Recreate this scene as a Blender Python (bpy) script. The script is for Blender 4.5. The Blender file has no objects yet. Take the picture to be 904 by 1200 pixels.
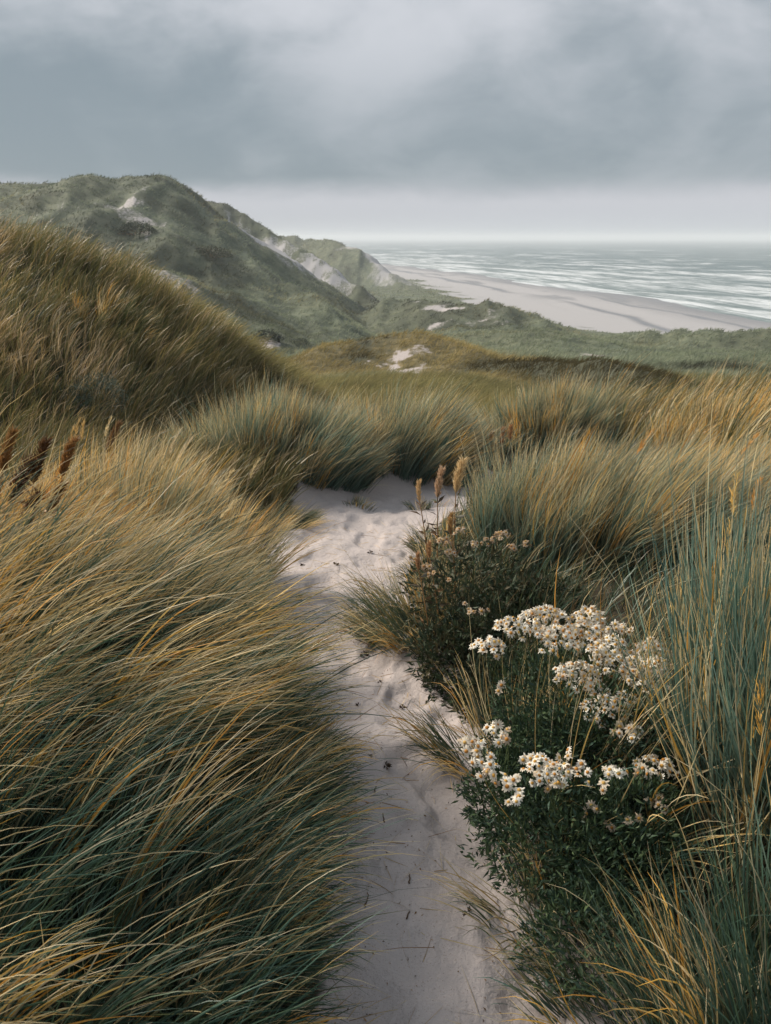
import bpy, math, random
import numpy as np
RNG = np.random.default_rng(7)
random.seed(7)
scene = bpy.context.scene
R = math.radians

# ------------------------------------------------------------------ camera, world, sun, exposure
PITCH = R(19.04); F = 933.0; CAMZ = 1.6
cam_d = bpy.data.cameras.new("camera"); cam = bpy.data.objects.new("camera", cam_d)
scene.collection.objects.link(cam); scene.camera = cam
cam.location = (0, 0, CAMZ); cam.rotation_euler = (math.pi/2 - PITCH, 0, 0)
cam_d.sensor_fit = 'VERTICAL'; cam_d.sensor_height = 36; cam_d.lens = 36*F/1200
cam_d.clip_start = 0.02; cam_d.clip_end = 60000
cam_d.dof.use_dof = True; cam_d.dof.focus_distance = 2.7; cam_d.dof.aperture_fstop = 11.0

SKYZ = 6.7
SUN_EL, SUN_AZ = 38, -62          # azimuth from +Y towards +X
sd = bpy.data.lights.new("sun", 'SUN'); so = bpy.data.objects.new("sun", sd); scene.collection.objects.link(so)
sd.energy = 5.0; sd.angle = R(15); sd.color = (1.0, 0.90, 0.76)
so.rotation_euler = (R(90-SUN_EL), 0, R(180-SUN_AZ)); so.location = (0, 0, 60)

w = bpy.data.worlds.new("World"); scene.world = w; w.use_nodes = True
nt = w.node_tree; nt.nodes.clear()
def N(tree, typ, **kw):
    n = tree.nodes.new(typ)
    for k, v in kw.items(): setattr(n, k, v)
    return n
def L(tree, a, b): tree.links.new(a, b)
def MATH(tree, op, a, b=None, c=None, clamp=False):
    n = N(tree, 'ShaderNodeMath', operation=op, use_clamp=clamp)
    for i, v in enumerate((a, b, c)):
        if v is None: continue
        if hasattr(v, 'node'): L(tree, v, n.inputs[i])
        else: n.inputs[i].default_value = v
    return n.outputs[0]
def MIX(tree, f, a, b, blend='MIX'):
    n = N(tree, 'ShaderNodeMix', data_type='RGBA', blend_type=blend)
    for i, v in ((0, f), (6, a), (7, b)):
        if hasattr(v, 'node'): L(tree, v, n.inputs[i])
        elif i == 0: n.inputs[0].default_value = v
        else: n.inputs[i].default_value = (*v, 1)
    return n.outputs[2]
def RAMP(tree, f, stops, interp='LINEAR'):
    n = N(tree, 'ShaderNodeValToRGB'); cr = n.color_ramp; cr.interpolation = interp
    while len(cr.elements) < len(stops): cr.elements.new(0.5)
    for e, (p, c) in zip(cr.elements, stops):
        e.position = p; e.color = (*c, 1) if len(c) == 3 else c
    L(tree, f, n.inputs[0]); return n.outputs[0]
def SS(tree, x, a, b):
    n = N(tree, 'ShaderNodeMapRange', interpolation_type='SMOOTHSTEP'); L(tree, x, n.inputs[0])
    n.inputs[1].default_value = a; n.inputs[2].default_value = b
    return n.outputs[0]
def NOISE(tree, vec, scale, detail=4, rough=0.55, dist=0.0):
    n = N(tree, 'ShaderNodeTexNoise'); n.inputs['Scale'].default_value = scale
    n.inputs['Detail'].default_value = detail; n.inputs['Roughness'].default_value = rough
    n.inputs['Distortion'].default_value = dist
    if vec is not None: L(tree, vec, n.inputs['Vector'])
    return n.outputs[0]

tc = N(nt, 'ShaderNodeTexCoord'); sep = N(nt, 'ShaderNodeSeparateXYZ'); L(nt, tc.outputs['Generated'], sep.inputs[0])
z = sep.outputs[2]
zc = MATH(nt, 'ADD', MATH(nt, 'MAXIMUM', z, 0.0), 0.42)
comb = N(nt, 'ShaderNodeCombineXYZ')
L(nt, MATH(nt, 'DIVIDE', sep.outputs[0], zc), comb.inputs[0]); L(nt, MATH(nt, 'DIVIDE', sep.outputs[1], zc), comb.inputs[1])
comb.inputs[2].default_value = SKYZ
n1 = NOISE(nt, comb.outputs[0], 1.5, 5, 0.5, 0.5)
n2 = NOISE(nt, comb.outputs[0], 5.0, 6, 0.58, 0.3)
cl = MATH(nt, 'ADD', MATH(nt, 'MULTIPLY', n1, 0.8), MATH(nt, 'MULTIPLY', n2, 0.2))
bright = SS(nt, cl, 0.40, 0.64)
up = SS(nt, z, 0.09, 0.24)
dark_c = (0.235, 0.285, 0.322); lite_c = (0.575, 0.595, 0.635); mid_c = (0.40, 0.445, 0.49)
bank = MIX(nt, bright, dark_c, lite_c)
bank_low = MIX(nt, MATH(nt, 'MULTIPLY', bright, 0.42), dark_c, lite_c)
bank = MIX(nt, up, bank_low, bank)
zw = MATH(nt, 'ADD', z, MATH(nt, 'MULTIPLY', MATH(nt, 'SUBTRACT', n2, 0.5), 0.03))
strip = SS(nt, zw, 0.036, 0.066)
low = RAMP(nt, z, [(0.0, (0.44, 0.475, 0.52)), (0.05, (0.52, 0.53, 0.575))])
sky = MIX(nt, strip, low, bank)
zen = N(nt, 'ShaderNodeMapRange', interpolation_type='SMOOTHSTEP'); L(nt, z, zen.inputs[0])
zen.inputs[1].default_value = 0.26; zen.inputs[2].default_value = 0.85; zen.inputs[3].default_value = 1.0; zen.inputs[4].default_value = 1.45
bgc = N(nt, 'ShaderNodeBackground'); L(nt, sky, bgc.inputs[0]); L(nt, zen.outputs[0], bgc.inputs[1])
st = N(nt, 'ShaderNodeTexSky', sky_type='NISHITA'); st.sun_disc = False
st.sun_elevation = R(SUN_EL); st.sun_rotation = R(SUN_AZ)
bgs = N(nt, 'ShaderNodeBackground'); L(nt, st.outputs[0], bgs.inputs[0]); bgs.inputs[1].default_value = 0.05
mx = N(nt, 'ShaderNodeMixShader'); mx.inputs[0].default_value = 0.93
L(nt, bgs.outputs[0], mx.inputs[1]); L(nt, bgc.outputs[0], mx.inputs[2])
wo = N(nt, 'ShaderNodeOutputWorld'); L(nt, mx.outputs[0], wo.inputs[0])

scene.view_settings.view_transform = 'Standard'; scene.view_settings.look = 'None'
scene.view_settings.exposure = 0.22; scene.view_settings.gamma = 1; scene.view_settings.use_curve_mapping = False
scene.render.engine = 'CYCLES'
scene.cycles.max_bounces = 6; scene.cycles.diffuse_bounces = 3; scene.cycles.glossy_bounces = 2
scene.cycles.transmission_bounces = 3; scene.cycles.volume_bounces = 1; scene.cycles.transparent_max_bounces = 4
scene.cycles.use_denoising = True
scene.cycles.denoising_prefilter = 'ACCURATE'
scene.cycles.sample_clamp_indirect = 6

# ------------------------------------------------------------------ numeric helpers
CP, SP = math.cos(PITCH), math.sin(PITCH)
def ray(px, py):
    u = (np.asarray(px, float)-452)/F; v = (600-np.asarray(py, float))/F
    return np.stack([u, CP+v*SP, -SP+v*CP], -1)
def P(px, py, Y):
    d = ray(px, py); t = Y/d[..., 1]
    return d*np.asarray(t)[..., None] + np.array([0, 0, CAMZ])
def _h(ix, iy, s):
    n = (ix*374761393 + iy*668265263 + s*974634777) & 0xFFFFFFFF
    n = ((n ^ (n >> 13))*1274126177) & 0xFFFFFFFF
    return ((n ^ (n >> 16)) & 0xFFFF)/65535.0
def vn(x, y, s=0):
    x = np.asarray(x, float); y = np.asarray(y, float)
    ix = np.floor(x).astype(np.int64); iy = np.floor(y).astype(np.int64)
    fx = x-ix; fy = y-iy; fx = fx*fx*fx*(fx*(fx*6-15)+10); fy = fy*fy*fy*(fy*(fy*6-15)+10)
    a = _h(ix, iy, s); b = _h(ix+1, iy, s); c = _h(ix, iy+1, s); d = _h(ix+1, iy+1, s)
    return (a*(1-fx)+b*fx)*(1-fy)+(c*(1-fx)+d*fx)*fy
def fbm(x, y, s=0, o=4, g=0.5):
    t = 0; a = 1; n = 0
    for i in range(o):
        c, q = math.cos(0.6*i+0.3), math.sin(0.6*i+0.3)
        t = t + a*(vn((x*c-y*q)*2**i+17.3*i, (x*q+y*c)*2**i-9.1*i, s+i)-0.5); n += a*0.5; a *= g
    return t/n                                 # about -1..1
def sst(x, a, b):
    t = np.clip((x-a)/(b-a), 0, 1); return t*t*(3-2*t)
def smax(a, b, k):
    h = np.clip(0.5+0.5*(a-b)/k, 0, 1); return b*(1-h)+a*h+k*h*(1-h)
def norm(v): return v/np.maximum(np.linalg.norm(v, axis=-1, keepdims=True), 1e-9)
def polydist(x, y, pts):
    best = np.full(x.shape, 1e18); val = np.zeros(x.shape + (pts.shape[1]-2,))
    for a, b in zip(pts[:-1], pts[1:]):
        dx, dy = b[0]-a[0], b[1]-a[1]; L2 = dx*dx+dy*dy
        t = np.clip(((x-a[0])*dx+(y-a[1])*dy)/L2, 0, 1)
        d = (x-a[0]-t*dx)**2+(y-a[1]-t*dy)**2
        m = d < best; best = np.where(m, d, best)
        for k in range(pts.shape[1]-2):
            val[..., k] = np.where(m, a[2+k]*(1-t)+b[2+k]*t, val[..., k])
    return np.sqrt(best), val

def segfield(x, y, pts, k, sr, ax=1.0):
    x = x*ax; pts = pts*np.array([ax, 1, 1])
    rz = np.full(x.shape, -1e9)
    for a, b in zip(pts[:-1], pts[1:]):
        dx, dy = b[0]-a[0], b[1]-a[1]; L2 = dx*dx+dy*dy
        t = np.clip(((x-a[0])*dx+(y-a[1])*dy)/L2, 0, 1)
        d2 = (x-a[0]-t*dx)**2+(y-a[1]-t*dy)**2
        rz = np.maximum(rz, a[2]*(1-t)+b[2]*t-k*(np.sqrt(d2+sr*sr)-sr))
    return rz
# ------------------------------------------------------------------ the lie of the land
PATH = np.array([[.05, -1, .30], [.20, .3, .32], [.20, 1.3, .32], [.13, 1.76, .25], [-.02, 2.8, .25], [-.32, 3.87, .33],
                 [-.36, 4.74, .50], [-.26, 5.4, .56], [.0, 6.05, .42], [.55, 6.55, .36], [1.0, 6.85, .24]])
def crest(pts, dz=0.0):
    q = np.array([list(P(px, py, Y)) for px, py, Y in pts]); q[:, 2] -= dz; return q
RIDGES = [  # crest, slope, rounding, blend
    (crest([(250, 300, 470), (300, 285, 430), (345, 277, 405), (385, 279, 380), (420, 295, 350), (455, 318, 330), (478, 336, 305)]), .55, 6, 2.0, 1.6),
    (crest([(150, 262, 250), (190, 245, 230), (235, 236, 212), (262, 237, 205), (300, 262, 200), (330, 278, 192), (380, 311, 180), (433, 344, 165), (480, 362, 150)]), .62, 2.5, 1.5, 1.6),
    (crest([(-500, 235, 115), (-200, 215, 120), (-60, 212, 125), (0, 209, 130), (60, 211, 130), (75, 206, 130), (120, 205, 132), (180, 209, 135), (212, 225, 140), (240, 252, 140), (290, 300, 128), (340, 345, 112), (400, 380, 98)]), .34, 3.0, 2, 2.0),
    (crest([(-200, 262, 95), (-20, 262, 92), (40, 268, 90), (100, 290, 86), (170, 320, 84), (240, 350, 80), (300, 385, 72)]), .30, 2.0, 2, 1.6),
    (crest([(440, 353, 140), (480, 352, 135), (520, 351, 130), (560, 352, 126), (592, 364, 122), (622, 380, 117)]), .42, 2.0, 1.0, 1),
    (crest([(655, 424, 98), (690, 411, 95), (735, 396, 93), (775, 391, 91), (815, 404, 89)]), .42, 2.0, 1.2, 1),
    (crest([(800, 410, 84), (850, 399, 82), (904, 393, 81), (960, 395, 82), (1150, 395, 90)]), .40, 2.0, 1.2, 1),
    (crest([(360, 430, 44), (375, 425, 44), (410, 402, 46), (450, 391, 48), (500, 394, 47), (550, 407, 45), (600, 424, 43)]), .36, 1.2, .8, 1),
    (crest([(590, 424, 41), (640, 426, 37), (690, 432, 33), (740, 444, 31), (810, 460, 28)]), .55, .6, .4, 1),
    (crest([(560, 395, 78), (640, 400, 72), (700, 412, 66)]), .2, 2, 1, 1),
    (crest([(480, 392, 96), (560, 384, 98), (640, 392, 92), (720, 398, 96)]), .22, 2, 1, 1),
    (crest([(-500, 235, 10.5), (-150, 240, 11), (0, 262, 11), (60, 268, 11), (98, 286, 11), (145, 345, 10.8), (200, 398, 10.5), (250, 428, 10.2), (320, 458, 9.8), (395, 492, 9.2)], 0.42), .36, .5, .25, 2.5),
    (crest([(730, 475, 7.6), (800, 462, 7.8), (880, 446, 8.0), (960, 440, 8.0), (1200, 430, 8)], 0.60), .33, .5, .3, 2.0),
]
MOUNDS = [(-1.3, 1.8, .9, .05), (-1.3, 2.7, .8, .03), (1.05, 1.7, .45, .10), (1.7, 4.4, .8, .02), (.55, 3.1, .4, .05),
          (-.9, 6.7, .55, .10), (.3, 7.5, .6, .10), (2.0, 8.6, .8, .22), (-1.6, 4.1, .6, .10), (2.6, 4.8, .8, .06)]
FOOT_Y = [-300, 0, 100, 140, 165, 200, 300, 400, 600, 1000, 2000]; FOOT_X = [200, 110, 90, 72, 40, 31, 22, 11, -45, -170, -600]
WAT_Y = [-300, 0, 120, 194, 277, 334, 458, 600, 900, 1500, 3000, 20000]; WAT_X = [220, 130, 100, 93, 86, 72, 50, 14, -85, -300, -900, -8000]
def shore(x, y): return x-np.interp(y, WAT_Y, WAT_X)
def height(x, y):
    x = np.asarray(x, float); y = np.asarray(y, float); r = np.hypot(x, y)
    base = np.interp(y, [-50, 1.5, 6, 10, 20, 35, 50, 80, 110, 160, 300, 600], [0, 0, -.45, -1.05, -2.6, -4.6, -5.8, -9.2, -12.3, -16, -16.5, -16.5])
    s = x-np.interp(y, FOOT_Y, FOOT_X); sw = shore(x, y)
    pd, pv = polydist(x, y, PATH)
    e = pd-pv[..., 0]
    near = 1-sst(r, 9, 14)
    h = base
    h = h + near*(.16*sst(e, .02, .55) + .05*fbm(x*1.1, y*1.1, 5, 3))
    for mx_, my_, mr, mh in MOUNDS: h = h + mh*np.exp(-((x-mx_)**2+(y-my_)**2)/(mr*mr))
    far1 = sst(r, 14, 30)
    h = h + far1*.75*fbm(x/9, y/9, 11, 4) + sst(r, 45, 90)*.6*fbm(x/26, y/26, 23, 4)
    for pts, k, sr, bl, ax in RIDGES:
        big = np.max(pts[:, 1]) > 20
        rz = segfield(x, y, pts, k, sr, ax)
        if big: rz = rz + (1.8*fbm(x/16, y/24, 31, 5) - 2.2*np.abs(fbm(x/8, y/16, 35, 3))+.5)*min(1, np.max(pts[:, 1])/100) + .22*fbm(x/2.5, y/2.5, 37, 3)
        else: rz = rz + .06*fbm(x, y, 41, 3)
        if big: h = smax(h, rz, bl)
        else: h = h + np.maximum(smax(h, rz, bl)-h, 0)*sst(e, .1, .9)
    # sea side: fall to the beach
    bz = -18.0-sw*.018+.13*fbm(x/16, y/50, 61, 3)
    t = sst(s, -14, 10)
    h = h*(1-t)+np.maximum(bz, -20.0)*t
    # path: footprints and soft hollows
    m = (1-sst(e, -.12, .15))*near
    foot = fbm(x*5.5, y*4.2, 51, 2)
    h = h - m*.030*sst(foot, .05, .45) + m*.012*sst(-foot, .1, .5) + m*.018*fbm(x*2.3, y*2.3, 57, 2) + m*.006*fbm(x*14, y*14, 59, 3)
    return h
def hit(px, py, tmax=900):
    d = ray(px, py); o = np.array([0, 0, CAMZ]); t = .5*(tmax/.5)**np.linspace(0, 1, 700)
    for _ in range(2):
        p = d*t[:, None]+o; below = p[:, 2] < height(p[:, 0], p[:, 1])
        if not below.any(): return p[-1]
        i = int(np.argmax(below)); t = np.linspace(t[max(i-1, 0)], t[i], 12)
    return p[i]
SANDP = [
    ([(258, 247), (285, 261), (315, 277), (345, 293), (385, 317), (436, 344), (430, 349), (380, 326), (345, 310), (318, 294), (282, 276)], .62),
    ([(325, 296), (352, 312), (372, 330), (352, 330), (334, 312)], .5),
    ([(112, 226), (150, 229), (178, 248), (202, 271), (192, 279), (165, 268), (140, 248)], .55),
    ([(128, 290), (165, 311), (234, 345), (226, 358), (178, 341), (146, 320)], .8),
    ([(20, 240), (78, 257), (68, 268), (20, 254)], .6),
    ([(400, 288), (440, 300), (480, 325), (472, 338), (430, 318)], .75),
    ([(462, 377), (478, 360), (520, 357), (562, 363), (600, 372), (614, 383), (560, 383), (500, 383)], .27),
    ([(440, 434), (452, 414), (482, 415), (522, 430), (522, 436), (480, 437)], .50),
    ([(672, 410), (708, 412), (712, 420), (676, 419)], .7),
    ([(284, 403), (326, 405), (326, 413), (290, 412)], .6),
]
SP_W = []
for poly, dens in SANDP:
    q = np.array([hit(a, b)[:2] for a, b in poly]); SP_W.append((q, dens, np.mean(np.hypot(q[:, 0], q[:, 1]))))
def inpoly(x, y, q):
    c = np.zeros(x.shape, bool); j = len(q)-1
    for i in range(len(q)):
        xi, yi = q[i]; xj, yj = q[j]
        k = ((yi > y) != (yj > y)) & (x < (xj-xi)*(y-yi)/((yj-yi) or 1e-9)+xi); c ^= k; j = i
    return c
HEATH_SHADEP = [
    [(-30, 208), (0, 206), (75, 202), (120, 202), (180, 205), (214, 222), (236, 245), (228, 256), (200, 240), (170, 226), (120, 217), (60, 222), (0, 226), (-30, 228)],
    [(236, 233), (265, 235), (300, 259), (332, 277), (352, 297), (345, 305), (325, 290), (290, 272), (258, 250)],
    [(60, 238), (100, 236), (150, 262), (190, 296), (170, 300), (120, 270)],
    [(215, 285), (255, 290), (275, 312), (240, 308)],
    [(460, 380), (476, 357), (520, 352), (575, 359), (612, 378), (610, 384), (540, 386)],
    [(372, 428), (392, 412), (440, 396), (450, 402), (420, 425), (420, 432)],  # darker near left flank of the small knoll
    [(590, 426), (650, 427), (700, 433), (750, 445), (805, 459), (790, 468), (700, 462), (640, 450), (600, 440)],  # low ridge: shade of its near face painted as dark ground
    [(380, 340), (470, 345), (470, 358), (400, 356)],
    [(700, 434), (800, 426), (904, 430), (904, 440), (800, 438), (740, 444)], [(560, 434), (610, 440), (650, 452), (700, 464), (790, 468), (808, 462), (750, 452), (690, 440), (640, 434), (600, 430)]]  # last polygon paints the shaded face below the low ridge crest
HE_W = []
for poly in HEATH_SHADEP:
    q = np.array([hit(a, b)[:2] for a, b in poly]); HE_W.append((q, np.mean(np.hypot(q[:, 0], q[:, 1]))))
def heath_shade(x, y):  # dark heath cover, plus painted shade on the low ridge
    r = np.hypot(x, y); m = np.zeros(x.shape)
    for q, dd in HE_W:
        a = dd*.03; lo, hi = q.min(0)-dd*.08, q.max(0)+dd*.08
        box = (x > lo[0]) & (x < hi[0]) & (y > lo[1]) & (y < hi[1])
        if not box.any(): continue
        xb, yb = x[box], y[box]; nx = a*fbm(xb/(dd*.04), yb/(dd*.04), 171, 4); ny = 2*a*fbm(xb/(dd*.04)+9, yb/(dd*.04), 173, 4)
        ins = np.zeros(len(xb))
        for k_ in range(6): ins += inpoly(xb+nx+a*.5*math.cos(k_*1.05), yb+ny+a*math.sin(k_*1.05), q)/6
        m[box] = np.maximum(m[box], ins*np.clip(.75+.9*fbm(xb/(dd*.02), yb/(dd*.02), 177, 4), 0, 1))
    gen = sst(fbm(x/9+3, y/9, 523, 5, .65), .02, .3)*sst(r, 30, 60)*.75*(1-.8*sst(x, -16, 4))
    dG, _ = polydist(x, y, RIDGES[8][0]); m = np.maximum(m, .95*(1-sst(dG, 1.2, 3.2)))  # shade of the low ridge painted in as darkening along its crest
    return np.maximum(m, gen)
def sandmask(x, y):
    r = np.hypot(x, y); m = np.zeros(x.shape)
    for q, dens, dd in SP_W:
        a = dd*.022
        xx = x+a*fbm(x/(dd*.03), y/(dd*.03), 71, 3); yy = y+a*2.2*fbm(x/(dd*.03)+9, y/(dd*.03), 73, 3)
        lo, hi = q.min(0)-dd*.06, q.max(0)+dd*.06
        box = (x > lo[0]) & (x < hi[0]) & (y > lo[1]) & (y < hi[1])
        k = np.zeros(x.shape)
        if box.any():
            ins = np.zeros(box.sum())
            for k_ in range(6):
                a_ = k_*1.05; ins += inpoly(xx[box]+a*.8*math.cos(a_), yy[box]+a*1.6*math.sin(a_), q)/6
            nn = fbm(x[box]/(dd*.035), y[box]/(dd*.02), 79, 4)
            k[box] = ins*np.clip((nn+dens*2.0-.45)*2, 0, .95)
        m = np.maximum(m, k)
    s = x-np.interp(y, FOOT_Y, FOOT_X)
    m = np.maximum(m, sst(s+11*fbm(x/8, y/8, 83, 4), -5, 5))
    pd, pv = polydist(x, y, PATH); e = pd-pv[..., 0]
    m = np.maximum(m, (1-sst(e+.09*fbm(x*3.5, y*3.5, 87, 3)-.3*sst(y, 5.6, 6.4), .0, .16))*(r < 9))
    return m

# ------------------------------------------------------------------ mesh / object helpers
def mesh_from(name, verts, faces_list, cols=None, mats=(), smooth=False, matidx=None):
    """faces_list: list of int arrays (n,k)"""
    me = bpy.data.meshes.new(name); verts = np.asarray(verts, np.float32)
    me.vertices.add(len(verts)); me.vertices.foreach_set('co', verts.ravel())
    flat = np.concatenate([f.ravel() for f in faces_list]).astype(np.int32)
    cnt = np.concatenate([np.full(len(f), f.shape[1]) for f in faces_list]).astype(np.int32)
    me.loops.add(len(flat)); me.loops.foreach_set('vertex_index', flat)
    me.polygons.add(len(cnt)); st_ = np.zeros(len(cnt), np.int32); st_[1:] = np.cumsum(cnt)[:-1]
    me.polygons.foreach_set('loop_start', st_); me.polygons.foreach_set('loop_total', cnt)
    if smooth: me.polygons.foreach_set('use_smooth', np.ones(len(cnt), bool))
    if matidx is not None: me.polygons.foreach_set('material_index', matidx.astype(np.int32))
    me.update(calc_edges=True)
    if cols is not None:
        a = me.color_attributes.new('col', 'FLOAT_COLOR', 'POINT')
        c = np.ones((len(verts), 4), np.float32); c[:, :cols.shape[1]] = cols; a.data.foreach_set('color', c.ravel())
    for m in mats: me.materials.append(m)
    return me
def addobj(name, me, parent=None, loc=None, **props):
    o = bpy.data.objects.new(name, me); scene.collection.objects.link(o)
    if parent is not None: o.parent = parent
    if loc is not None: o.location = loc
    for k, v in props.items(): o[k] = v
    return o
def thing(name, loc, label, category, group=None):
    o = bpy.data.objects.new(name, None); scene.collection.objects.link(o); o.location = loc
    o.empty_display_size = .1
    o['label'] = label; o['category'] = category
    if group: o['group'] = group
    return o
class MB:
    def __init__(s): s.v = []; s.f = {}; s.c = []; s.n = 0
    def add(s, v, fl, c):
        v = np.asarray(v, float); s.v.append(v); s.c.append(np.broadcast_to(np.asarray(c, float), (len(v), 3)))
        for f in fl:
            f = np.asarray(f); s.f.setdefault(f.shape[1], []).append(f+s.n)
        s.n += len(v)
    def mesh(s, name, mat, origin=(0, 0, 0), smooth=False):
        return mesh_from(name, np.concatenate(s.v)-np.asarray(origin), [np.concatenate(k) for k in s.f.values()], np.concatenate(s.c), (mat,), smooth)

# ------------------------------------------------------------------ materials
def leafmat(name, trans=.25, rough=.5, spec=.25):
    m = bpy.data.materials.new(name); m.use_nodes = True; t = m.node_tree; t.nodes.clear()
    at = N(t, 'ShaderNodeAttribute', attribute_name='col')
    b = N(t, 'ShaderNodeBsdfPrincipled'); L(t, at.outputs[0], b.inputs['Base Color'])
    b.inputs['Roughness'].default_value = rough; b.inputs['Specular IOR Level'].default_value = spec
    tr = N(t, 'ShaderNodeBsdfTranslucent'); L(t, at.outputs[0], tr.inputs[0])
    x = N(t, 'ShaderNodeMixShader'); x.inputs[0].default_value = trans
    L(t, b.outputs[0], x.inputs[1]); L(t, tr.outputs[0], x.inputs[2])
    o = N(t, 'ShaderNodeOutputMaterial'); L(t, x.outputs[0], o.inputs[0]); return m
M_GRASS = leafmat('grass_blade', .28, .42, .4)
M_FAR = leafmat('far_grass', .45, .95, .0)
M_LEAF = leafmat('leaf', .15, .55, .25)
M_STEM = leafmat('stem', 0, .7, .2)
M_PETAL = leafmat('petal', .25, .7, .15)

def groundmat():
    m = bpy.data.materials.new('dune_ground'); m.use_nodes = True; t = m.node_tree; t.nodes.clear()
    at = N(t, 'ShaderNodeAttribute', attribute_name='col'); mk = N(t, 'ShaderNodeSeparateColor')
    L(t, at.outputs[0], mk.inputs[0])                      # R sand, G tone, B wet
    sandv, tone, wet = mk.outputs[0], mk.outputs[1], mk.outputs[2]
    g = N(t, 'ShaderNodeNewGeometry'); pos = g.outputs['Position']
    dn = N(t, 'ShaderNodeVectorMath', operation='LENGTH'); L(t, pos, dn.inputs[0]); dist_ = dn.outputs['Value']
    fine = NOISE(t, pos, 260, 2, .7); med = NOISE(t, pos, 9, 5, .6); big = NOISE(t, pos, .22, 6, .6)
    sandc = MIX(t, med, (.34, .30, .29), (.45, .40, .39))
    sandc = MIX(t, SS(t, fine, .60, .72), sandc, (.20, .165, .15))
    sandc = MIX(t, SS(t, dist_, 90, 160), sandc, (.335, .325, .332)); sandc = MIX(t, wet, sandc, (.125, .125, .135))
    soil = RAMP(t, NOISE(t, pos, .45, 10, .72), [(.32, (.035, .046, .032)), (.5, (.085, .105, .07)), (.68, (.16, .17, .11))])
    soil2 = RAMP(t, NOISE(t, pos, 2.1, 8, .65), [(.3, (.05, .045, .02)), (.55, (.13, .105, .045)), (.75, (.24, .18, .085))])
    soilc = MIX(t, tone, soil, soil2)
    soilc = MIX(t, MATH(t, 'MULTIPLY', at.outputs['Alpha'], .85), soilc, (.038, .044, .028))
    litter = RAMP(t, NOISE(t, pos, 30, 6, .7), [(.35, (.022, .018, .012)), (.6, (.06, .045, .025)), (.75, (.13, .10, .055))])
    dist = N(t, 'ShaderNodeVectorMath', operation='LENGTH'); L(t, pos, dist.inputs[0])
    soilc = MIX(t, SS(t, dist.outputs['Value'], 14, 8), soilc, litter)
    sm = SS(t, MATH(t, 'ADD', sandv, MATH(t, 'MULTIPLY', MATH(t, 'SUBTRACT', NOISE(t, pos, 3, 8, .7), .5), 1.1)), .36, .66)
    c = MIX(t, sm, soilc, sandc)
    b = N(t, 'ShaderNodeBsdfPrincipled'); L(t, c, b.inputs['Base Color']); b.inputs['Specular IOR Level'].default_value = .3
    L(t, MATH(t, 'SUBTRACT', .9, MATH(t, 'MULTIPLY', wet, .62)), b.inputs['Roughness'])
    hgt = MATH(t, 'ADD', MATH(t, 'MULTIPLY', NOISE(t, pos, 16, 6, .65), .035), MATH(t, 'MULTIPLY', fine, .0016))
    bp = N(t, 'ShaderNodeBump'); bp.inputs['Strength'].default_value = .55; bp.inputs['Distance'].default_value = 1
    L(t, hgt, bp.inputs['Height']); L(t, MATH(t, 'MULTIPLY', MATH(t, 'SUBTRACT', 1.0, wet), .55), bp.inputs['Strength'])
    L(t, bp.outputs[0], b.inputs['Normal'])
    o = N(t, 'ShaderNodeOutputMaterial'); L(t, b.outputs[0], o.inputs[0]); return m
M_GROUND = groundmat()

def seamat():
    m = bpy.data.materials.new('sea_water'); m.use_nodes = True; t = m.node_tree; t.nodes.clear()
    at = N(t, 'ShaderNodeAttribute', attribute_name='shore')      # x: scaled log offshore, y: along shore, z: offshore metres
    v = at.outputs['Vector']
    sp = N(t, 'ShaderNodeSeparateXYZ'); L(t, v, sp.inputs[0])
    mp = N(t, 'ShaderNodeMapping'); L(t, v, mp.inputs[0]); mp.inputs['Scale'].default_value = (7.5, .011, 0)
    wn = NOISE(t, mp.outputs[0], 1, 6, .62, .9)
    mp2 = N(t, 'ShaderNodeMapping'); L(t, v, mp2.inputs[0]); mp2.inputs['Scale'].default_value = (30, .045, 0)
    wn2 = NOISE(t, mp2.outputs[0], 1, 6, .65, .5)
    f = MATH(t, 'ADD', MATH(t, 'MULTIPLY', wn, .62), MATH(t, 'MULTIPLY', wn2, .38))
    near = N(t, 'ShaderNodeMapRange'); L(t, sp.outputs[0], near.inputs[0])
    near.inputs[1].default_value = 0; near.inputs[2].default_value = 3.9; near.inputs[3].default_value = .15; near.inputs[4].default_value = -.06
    foam = SS(t, MATH(t, 'ADD', f, near.outputs[0]), .515, .70)
    depth = SS(t, sp.outputs[0], .0, 2.2)
    wc = MIX(t, depth, (.15, .19, .19), (.045, .085, .092))
    c = MIX(t, foam, wc, (.56, .59, .61))
    b = N(t, 'ShaderNodeBsdfPrincipled'); L(t, c, b.inputs['Base Color'])
    L(t, MATH(t, 'ADD', .38, MATH(t, 'MULTIPLY', foam, .4)), b.inputs['Roughness'])
    b.inputs['IOR'].default_value = 1.33; b.inputs['Specular IOR Level'].default_value = .22
    g = N(t, 'ShaderNodeNewGeometry')
    hh = NOISE(t, g.outputs['Position'], .16, 6, .6)
    bp = N(t, 'ShaderNodeBump'); bp.inputs['Strength'].default_value = .8; bp.inputs['Distance'].default_value = 2.4
    L(t, hh, bp.inputs['Height']); L(t, bp.outputs[0], b.inputs['Normal'])
    o = N(t, 'ShaderNodeOutputMaterial'); L(t, b.outputs[0], o.inputs[0]); return m

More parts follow.
